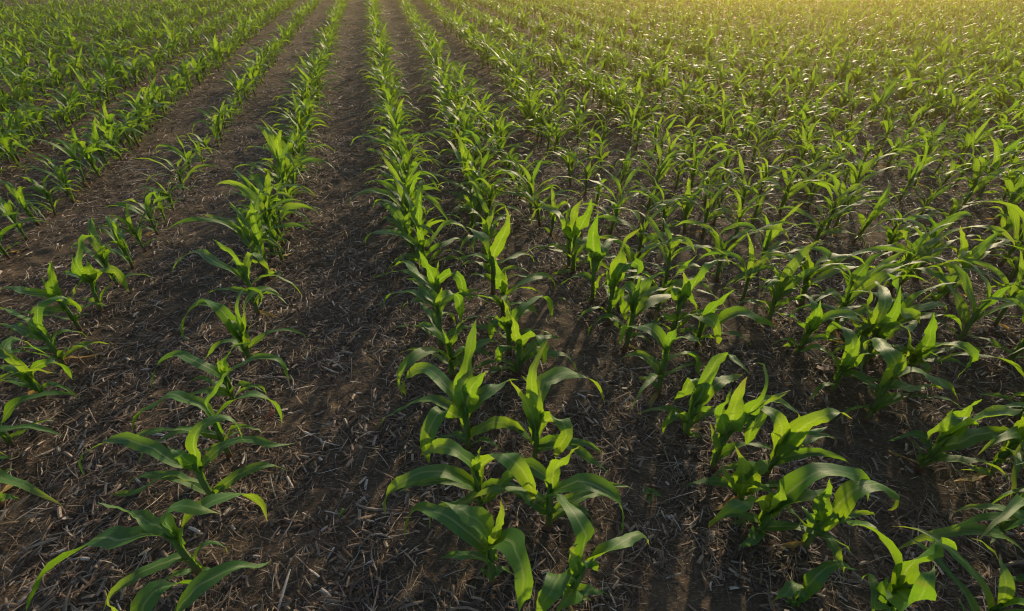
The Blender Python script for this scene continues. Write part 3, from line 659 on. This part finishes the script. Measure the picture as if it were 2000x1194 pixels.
e_path = [(1.7, .69), (2.2, .6), (3.2, .5), (4.1, .3), (6.75, -.03), (10.7, -1.05), (17.9, -2.75), (24, -4.1)]
along(e_path, 4.5, FAR, 0.09, 4, 1.25, lat=0.05)
for k in range(0, 37):
    u0 = 2.32 + k * 0.76
    y_in = max(4.6, (u0 - 1.2) / 1.5 - 0.5)
    along(straight(u0), y_in, FAR, 0.068, None, 1.10, d=0.06, lat=0.045, keep=0.96)
    along(straight(u0 - 0.38), y_in, 9.0, 0.24, None, 0.95, d=0.09, lat=0.05)
for k in range(0, 12):
    u0 = 1.34 + k * 0.38
    along(straight(u0), max(2.5, (u0 - 1.2) / 1.5 - 0.5), 4.8, 0.2, None, 1.0, d=0.15, lat=0.05)
# thin filling on the near right where the enlargements end
for k in range(40):
    x, y = rng.uniform(1.6, 3.2), rng.uniform(0.5, 1.7)
    if x > 1.05 * y + 0.75 and not near_any(x, y, 0.22):
        add(x, y, row_of(x, y), 1.05)

# the rows go on beside the picture
for k in range(2, 5):
    along(straight(LEFT0 - k * STEP), 0.2, 2.6 + 0.4 * k, 0.17, -1 - k, 1.0, d=0.14)
for k in range(6):
    along(straight(2.65 + 0.38 * k), 0.2, 1.9 + 0.25 * k, 0.24, None, 1.0, d=0.16, lat=0.05)

def bare_corner(p):
    return p['x'] < -9.5 and p['y'] > 14.6 + 0.12 * (p['x'] + 9.5) and rng.random() < 0.8
plants = [p for p in plants if not bare_corner(p)]

# how large each shows
for p in plants:
    cx, cy, dd = to_px((p['x'], p['y'], 0.12))
    ox = max(0, -cx, cx - 2000); oy = max(0, cy - 1194, -cy)
    reach = 0.36 * F_PX / dd
    inside = ox < reach * 0.75 and oy < reach * 0.75
    p['show'] = ((p['size'] or 1.1) / dd) * (1 - 0.7 * min(1, max(ox, oy) / reach)) if inside else 0.0
order = sorted(plants, key=lambda p: -p['show'])
chosen = [p for p in order[:300] if p['show'] > 0]
chosen_ids = {id(p) for p in chosen}
rest = [p for p in plants if id(p) not in chosen_ids]

# ------------------------------------------------------------------ labels
ONES = "first second third fourth fifth sixth seventh eighth ninth tenth eleventh twelfth thirteenth fourteenth fifteenth sixteenth seventeenth eighteenth nineteenth".split()
TENS = {2: ("twentieth", "twenty"), 3: ("thirtieth", "thirty"), 4: ("fortieth", "forty"), 5: ("fiftieth", "fifty"), 6: ("sixtieth", "sixty")}
def ordinal(n):
    if n < 20:
        return ONES[n - 1]
    t, o = divmod(n, 10)
    return TENS[t][0] if o == 0 else TENS[t][1] + "-" + ONES[o - 1]

def row_phrase(row):
    if row < 0:
        return "the %s row left of the bare strip" % ordinal(-row)
    return "the %s row right of the bare strip" % ordinal(row + 1)

rows = {}
for p in chosen:
    rows.setdefault(p['row'], []).append(p)
for row, ps in rows.items():
    ps.sort(key=lambda p: p['y'])
    for i, p in enumerate(ps):
        size = p['size'] or 1.0
        look = "tall" if size > 1.17 else "small" if size < 0.86 else "green"
        where = "front one" if i == 0 else ordinal(i + 1) + " from the front"
        p['label'] = "%s maize plant, %s in %s" % (look, where, row_phrase(row))

# ------------------------------------------------------------------ the plants themselves
GROUP = "young maize plants in the field rows"
def root_at(p, rz=0.0, s=1.0):
    o = bpy.data.objects.new("maize_plant", None)
    C.objects.link(o)
    o.empty_display_size = 0.05
    o.location = (p['x'], p['y'], float(height(p['x'], p['y'])))
    o.rotation_euler = (0, 0, rz)
    o.scale = (s, s, s)
    o["label"] = p['label']
    o["category"] = "maize plant"
    o["group"] = GROUP
    return o

for p in chosen:
    if p['traced']:
        top, leaves = p['traced']
        ro = root_at(p)
        for nm, me in part_meshes(top, leaves, rng, 22):
            link(nm, me, ro)

N_VAR = 66
variants = []
for k in range(N_VAR):
    r = np.random.default_rng(500 + k)
    top, leaves = grown_plant(r, 1.0, upright=(0.0, 0.35, 0.8)[k % 3])
    variants.append(dict(top=top, leaves=leaves, proto=None, upright=(k % 3) / 2))

def copy_plant(proto, p, rz, s):
    o = proto.copy()
    C.objects.link(o)
    o.location = (p['x'], p['y'], float(height(p['x'], p['y'])))
    o.rotation_euler = (rng.normal(0, 0.05), rng.normal(0, 0.05), rz)
    o.scale = (s, s, s * rng.uniform(0.92, 1.12))
    o["label"] = p['label']
    for ch in list(proto.children):
        c = ch.copy()
        C.objects.link(c)
        c.parent = o
    return o

for p in chosen:
    if p['traced']:
        continue
    pool = [v for v in variants if abs(v['upright'] - p['upright']) < 0.6] or variants
    v = pool[int(rng.integers(len(pool)))]
    rz = rng.normal(0, 0.34) + math.pi * int(rng.integers(2))
    if v['proto'] is None:
        r = np.random.default_rng(int(rng.integers(1 << 30)))
        v['proto'] = root_at(p, rz, p['size'])
        for nm, me in part_meshes(v['top'], v['leaves'], r, 18):
            link(nm, me, v['proto'])
    else:
        copy_plant(v['proto'], p, rz, p['size'])

# all the smaller plants behind: one mass
lowres = []
for k in range(40):
    r = np.random.default_rng(900 + k)
    top, leaves = grown_plant(r, 1.0, upright=(0.0, 0.4, 0.9)[k % 3])
    geos = [leaf_geo(sheathed(P, top), w * 1.25, r, 10, 3, 0.8) for P, w in leaves]
    sv = stalk_geo(top, r, 5, 4)
    V = [g[0] for g in geos]; off = 0; Fc = []; U = []
    for g in geos:
        Fc.append(g[1] + off); off += len(g[0]); U.append(g[2])
    lowres.append((np.vstack(V), np.vstack(Fc), np.vstack(U), sv))

def mass(name, ps, which):
    VV, FF, UU, off = [], [], [], 0
    for (j, rz, s, sz, tilt, loc) in ps:
        g = lowres[j][:3] if which == 'leaf' else lowres[j][3]
        c, n = math.cos(rz), math.sin(rz)
        V = g[0] * np.array((s, s, s * sz))
        V = np.stack([V[:, 0] * c - V[:, 1] * n + tilt[0] * V[:, 2], V[:, 0] * n + V[:, 1] * c + tilt[1] * V[:, 2], V[:, 2]], 1) + loc
        VV.append(V); FF.append(g[1] + off); UU.append(g[2]); off += len(V)
    return np.vstack(VV), np.vstack(FF), np.vstack(UU)

places = []
for p in rest:
    places.append((int(rng.integers(len(lowres))), rng.normal(0, 0.38) + math.pi * int(rng.integers(2)), p['size'] or 1.0,
                   rng.uniform(0.92, 1.15), rng.normal(0, 0.06, 2), np.array((p['x'], p['y'], float(height(p['x'], p['y']))))))
lv, lf, lu = mass('leaf', places, 'leaf')
sv, sf, su = mass('stalk', places, 'stalk')
me = mesh_from("maize_rows", np.vstack([lv, sv]), np.vstack([lf, sf + len(lv)]), np.vstack([lu, su]), M_LEAF)
me.materials.append(M_STALK)
mi = np.zeros(len(lf) + len(sf), np.int32)
mi[len(lf):] = 1
me.polygons.foreach_set("material_index", mi)
far_rows = link("maize_rows", me)
far_rows["kind"] = "stuff"
far_rows["label"] = "dense rows of young maize plants reaching to the far end of the field"
far_rows["category"] = "maize field"

# ------------------------------------------------------------------ ground
def graded(near, step, far, grow):
    v = [0.0]
    d = step
    while v[-1] < far:
        if v[-1] > near:
            d *= grow
        v.append(v[-1] + d)
    return np.array(v)
gx = graded(2.6, 0.016, 420, 1.06)
gx = np.concatenate([-gx[:0:-1], gx])
gy = graded(4.2, 0.016, 420, 1.06)
gyb = graded(0.4, 0.05, 420, 1.25)
gy = np.concatenate([-gyb[:0:-1], gy])
X, Y = np.meshgrid(gx, gy)
Z = fine_height(X, Y)
gv = np.stack([X, Y, Z], -1).reshape(-1, 3)
ground = link("ground", mesh_from("ground", gv, grid_faces(len(gy), len(gx)), gv[:, :2], M_SOIL))
ground["kind"] = "structure"

# ------------------------------------------------------------------ chopped straw and stalk litter on the soil
def scatter(n, y_lo, y_hi, half, seed):
    r = np.random.default_rng(seed)
    y = r.uniform(y_lo, y_hi, n * 3)
    x = r.uniform(-1, 1, n * 3) * (half[0] + half[1] * y_hi)
    ok = np.abs(x) < half[0] + half[1] * y
    # patches of thin cover, among them the worn lane between the two middle rows
    u = x + 0.26 * y
    cover = 0.72 + 0.35 * vnoise(x * 1.6, y * 1.6, 21) + 0.60 * vnoise(x * 5, y * 5, 22)
    cover -= 0.60 * np.exp(-((u - 0.66) / 0.13) ** 2) * (y < 3.2)
    ok &= r.random(n * 3) < np.clip(cover, 0.10, 1)
    return x[ok][:n], y[ok][:n], r

def straw_batch(n, y_lo, y_hi, half, seed, len_rng, wid_rng, chips):
    x, y, r = scatter(n, y_lo, y_hi, half, seed)
    n = len(x)
    chip = r.random(n) < chips
    ln = np.where(chip, r.uniform(0.008, 0.05, n), len_rng[0] + (len_rng[1] - len_rng[0]) * r.random(n) ** 2.2)
    wd = np.where(chip, r.uniform(0.004, 0.011, n), wid_rng[0] + (wid_rng[1] - wid_rng[0]) * r.random(n) ** 1.8)
    hd = vnoise(x * 2.5, y * 2.5, 31) * 2.0 + r.normal(0, 1.5, n)
    curv = r.normal(0, 1, n) * np.where(chip, 0.06, np.where(r.random(n) < 0.12, 0.8, 0.22))
    m = 4
    t = np.linspace(-0.5, 0.5, m + 1)
    ang = hd[:, None] + curv[:, None] * t[None] * 2
    step = ln[:, None] / m
    dx, dy = np.cos(ang) * step, np.sin(ang) * step
    px_ = x[:, None] + np.cumsum(dx, 1) - dx.sum(1, keepdims=True) / 2
    py_ = y[:, None] + np.cumsum(dy, 1) - dy.sum(1, keepdims=True) / 2
    pitch = r.normal(0, 0.24, n)
    arch = np.abs(r.normal(0, 0.10, n)) * ln
    pz = fine_height(px_, py_).max(1)[:, None] * 0.6 + fine_height(px_, py_) * 0.4 + r.uniform(0.001, 0.011, n)[:, None] + pitch[:, None] * t[None] * ln[:, None] + arch[:, None] * (0.25 - t[None] ** 2) * 2
    roll = r.normal(0, 0.45, n)
    sx, sy = -np.sin(ang), np.cos(ang)
    taper = 1 - np.where(chip, 0.08, 0.45)[:, None] * np.abs(t * 2)[None] ** 3
    w2 = wd[:, None] / 2 * taper
    V = np.zeros((n, m + 1, 3, 3))
    for k, q in enumerate((-1, 0, 1)):
        V[:, :, k, 0] = px_ + sx * q * w2 * np.cos(roll)[:, None]
        V[:, :, k, 1] = py_ + sy * q * w2 * np.cos(roll)[:, None]
        V[:, :, k, 2] = pz + q * w2 * np.sin(roll)[:, None] + (0.0 if q else 1) * w2 * 0.55
    base = grid_faces(m + 1, 3)
    Fc = (base[None] + (np.arange(n) * (m + 1) * 3)[:, None, None]).reshape(-1, 4)
    uv = np.tile(np.stack([np.tile([0, .5, 1], m + 1), np.repeat(np.linspace(0, 1, m + 1), 3)], 1), (n, 1))
    return V.reshape(-1, 3), Fc, uv

batches = [
    straw_batch(118000, 0.30, 2.6, (1.6, 1.02), 1, (0.008, 0.09), (0.0008, 0.0034), 0.10),
    straw_batch(12500, 0.30, 2.6, (1.6, 1.02), 5, (0.02, 0.13), (0.003, 0.009), 0.45),
    straw_batch(112000, 2.6, 6.2, (1.6, 0.98), 2, (0.015, 0.12), (0.0016, 0.006), 0.18),
    straw_batch(90000, 6.2, 19.0, (0.6, 0.95), 3, (0.03, 0.16), (0.004, 0.012), 0.22),
]
VV, FF, UU, off = [], [], [], 0
for V, Fc, U in batches:
    VV.append(V); FF.append(Fc + off); UU.append(U); off += len(V)
straw = link("straw_litter", mesh_from("straw_litter", np.vstack(VV), np.vstack(FF), np.vstack(UU), M_STRAW, False))
straw["kind"] = "stuff"
straw["label"] = "chopped brown and grey straw litter scattered over the soil"
straw["category"] = "straw"

# ------------------------------------------------------------------ seedlings and loose bits on the soil
def plain_mat(name, c1, c2, rough=0.8, scale=40.0):
    m, nt, out = new_mat(name)
    tc = nd(nt, "ShaderNodeTexCoord")
    n = nd(nt, "ShaderNodeTexNoise", Scale=scale, Detail=5.0)
    nt.links.new(tc.outputs["Object"], n.inputs["Vector"])
    p = nd(nt, "ShaderNodeBsdfPrincipled", Roughness=rough)
    nt.links.new(mixc(nt, n.outputs[0], c1, c2), p.inputs["Base Color"])
    nt.links.new(p.outputs[0], out.inputs["Surface"])
    return m
M_OAK = plain_mat("dead_leaf", (0.16, 0.10, 0.075), (0.27, 0.19, 0.15))
M_RUST = plain_mat("rusty_leaf", (0.20, 0.055, 0.025), (0.42, 0.16, 0.08))
M_PALE = plain_mat("pale_pith", (0.55, 0.47, 0.38), (0.80, 0.74, 0.66))

def flat_place(o, q, rz=0.0):
    g = gp(*q)
    o.location = (g[0], g[1], float(fine_height(g[0], g[1])) + 0.006)
    o.rotation_euler = (0, 0, rz)

def seedling(q, n, size, label, seed):
    r = np.random.default_rng(seed)
    root = bpy.data.objects.new("weed_seedling", None)
    C.objects.link(root)
    flat_place(root, q, r.uniform(0, 6))
    root["label"] = label
    root["category"] = "weed"
    root["group"] = "weed seedlings on the soil"
    st = np.array((0, 0, 0.028 * size))
    V, Fc, U = tube_geo(np.linspace(0, 1, 3)[:, None] * st[None], [0.0012] * 3, 5)
    link("stem", mesh_from("stem", V, Fc, U, M_WEED), root)
    for k in range(n):
        a = 2 * math.pi * k / n + r.normal(0, 0.3)
        d = np.array((math.cos(a), math.sin(a), 0))
        L_ = r.uniform(0.018, 0.028) * size
        z = st * (1 - 0.2 * (k % 2))
        P = np.array([z, z + d * L_ * 0.4 + (0, 0, .004), z + d * L_ * 0.8 + (0, 0, .003), z + d * L_ * 1.15 + (0, 0, -0.002)])
        link("leaf", mesh_from("leaf", *leaf_geo(P, 0.016 * size, r, 8, 5, 0.5), M_WEED), root)

seedling((1266, 978), 5, 1.15, "weed seedling with five oval leaves on dark soil beside pale stalk chips", 1)
seedling((1440, 1033), 3, 1.0, "dull three-leaved weed seedling under the low broad maize leaf", 2)
seedling((1134, 1180), 3, 0.8, "tiny yellow-green seedling below the front maize plant in the middle", 3)
seedling((1096, 594), 2, 0.9, "tiny pale weed sprout on the worn bare lane", 4)
seedling((672, 1014), 2, 0.8, "tiny green weed sprout among straw in the wide bare strip", 5)
seedling((20, 938), 3, 1.0, "small brownish weed seedling in the straw by the left edge", 6)

def lobed_leaf():
    """An oak-like dead leaf: lobed outline, curled, with thickness."""
    n = 44
    t = np.linspace(0, 2 * math.pi, n, endpoint=False)
    rx = 0.036 * np.cos(t)
    lob = 1 + 0.42 * np.cos(9 * t) * np.abs(np.sin(t)) ** 0.4
    ry = 0.015 * np.sin(t) * lob
    def z(x, y):
        return 0.006 + 9.0 * y * y + 2.5 * x * x + 0.002 * np.sin(x * 160)
    rings = []
    for k in (1.0, 0.66, 0.33, 0.02):
        x, y = rx * k, ry * k
        rings.append(np.stack([x, y, z(x, y)], 1))
    V = np.concatenate(rings)
    V = np.vstack([V, V - (0, 0, 0.0006)])
    Fc = []
    for k in range(3):
        for i in range(n):
            j = (i + 1) % n
            Fc.append((k * n + i, k * n + j, (k + 1) * n + j, (k + 1) * n + i))
    m = 4 * n
    Fc += [(a + m, d + m, c + m, b + m) for a, b, c, d in list(Fc)]
    Fc += [(i, i + m, (i + 1) % n + m, (i + 1) % n) for i in range(n)]
    return V, np.array(Fc), V[:, :2]
o = link("dead_leaf", mesh_from("dead_leaf", *lobed_leaf(), M_OAK))
flat_place(o, (1606, 727), 0.15)
o["label"] = "curled grey-brown lobed dead leaf on soil beside a maize stalk"
o["category"] = "dead leaf"

def curled_scrap(w, l, curl, r, thick=0.0008, nx=9, ny=7):
    x = np.linspace(-1, 1, nx); y = np.linspace(-1, 1, ny)
    Y_, X_ = np.meshgrid(y, x, indexing='ij')
    ed = 1 + 0.16 * vnoise(X_ * 3 + 5, Y_ * 3, int(r.integers(99)))
    px_, py_ = X_ * l / 2 * ed, Y_ * w / 2 * ed
    pz = 0.004 + curl * (Y_ ** 2) * w * 0.6 + 0.1 * w * vnoise(X_ * 2, Y_ * 2, 6) + curl * 0.3 * w * X_
    T = np.stack([px_, py_, pz], -1).reshape(-1, 3)
    B = T - (0, 0, thick)
    f = grid_faces(ny, nx)
    m = nx * ny
    edge = list(range(nx)) + [k * nx + nx - 1 for k in range(1, ny)] + [m - 1 - k for k in range(1, nx)] + [(ny - 1 - k) * nx for k in range(1, ny - 1)]
    side = [(edge[i], edge[i] + m, edge[(i + 1) % len(edge)] + m, edge[(i + 1) % len(edge)]) for i in range(len(edge))]
    return np.vstack([T, B]), np.vstack([f, f[:, ::-1] + m, side]), np.vstack([T, B])[:, :2]
r_ = np.random.default_rng(77)
o = link("dead_leaf", mesh_from("dead_leaf", *curled_scrap(0.022, 0.034, 0.9, r_), M_RUST))
flat_place(o, (531, 818), 1.0)
o["label"] = "rust-red crumpled dead leaf scrap under a drooping maize leaf tip"
o["category"] = "dead leaf"
def pith_chunk():
    """A split piece of dry stalk: half-round outside, frayed flat inside."""
    n, L_ = 9, 8
    V = []
    for k in range(L_):
        f = k / (L_ - 1)
        x = (f - 0.5) * 0.034
        for i in range(n):
            a = math.pi * i / (n - 1)
            ra = 0.0075 * (1 + 0.15 * math.sin(5 * f + i))
            V.append((x, ra * math.cos(a), 0.002 + ra * 0.8 * math.sin(a)))
    V = np.array(V)
    low = V.copy(); low[:, 2] = 0.001 + 0.25 * low[:, 2]
    f = grid_faces(L_, n)
    m = len(V)
    ends = []
    for b in (0, (L_ - 1) * n):
        ends += [(b + i, b + i + 1, b + i + 1 + m, b + i + m) for i in range(n - 1)]
    return np.vstack([V, low]), np.vstack([f, f[:, ::-1] + m, ends]), np.vstack([V, low])[:, :2]
o = link("stalk_chunk", mesh_from("stalk_chunk", *pith_chunk(), M_PALE))
flat_place(o, (117, 524), 0.75)
o["label"] = "bright cream chunk of split dry stalk on the soil between two rows"
o["category"] = "stalk chunk"

# ------------------------------------------------------------------ haze volume added for the golden glow towards the sun
def haze():
    m, nt, out = new_mat("haze")
    v = nd(nt, "ShaderNodeVolumePrincipled")
    v.inputs["Color"].default_value = (1.0, 0.76, 0.28, 1)
    v.inputs["Density"].default_value = 0.0085
    v.inputs["Anisotropy"].default_value = 0.905
    nt.links.new(v.outputs[0], out.inputs["Volume"])
    x, y0, y1, z0, z1 = 430, -430, 430, -1.2, 2.6
    V = [(-x, y0, z0), (x, y0, z0), (x, y1, z0), (-x, y1, z0), (-x, y0, z1), (x, y0, z1), (x, y1, z1), (-x, y1, z1)]
    Fc = [(0, 3, 2, 1), (4, 5, 6, 7), (0, 1, 5, 4), (1, 2, 6, 5), (2, 3, 7, 6), (3, 0, 4, 7)]
    o = link("haze", mesh_from("haze", V, Fc, [(0, 0)] * 8, m, False))
    o["kind"] = "stuff"
    o["label"] = "warm evening haze lying over the maize field"
    o["category"] = "haze"
haze()
print("plants", len(plants), "chosen", len(chosen), "rest", len(rest), "traced in", sum(1 for p in chosen if p['traced']))
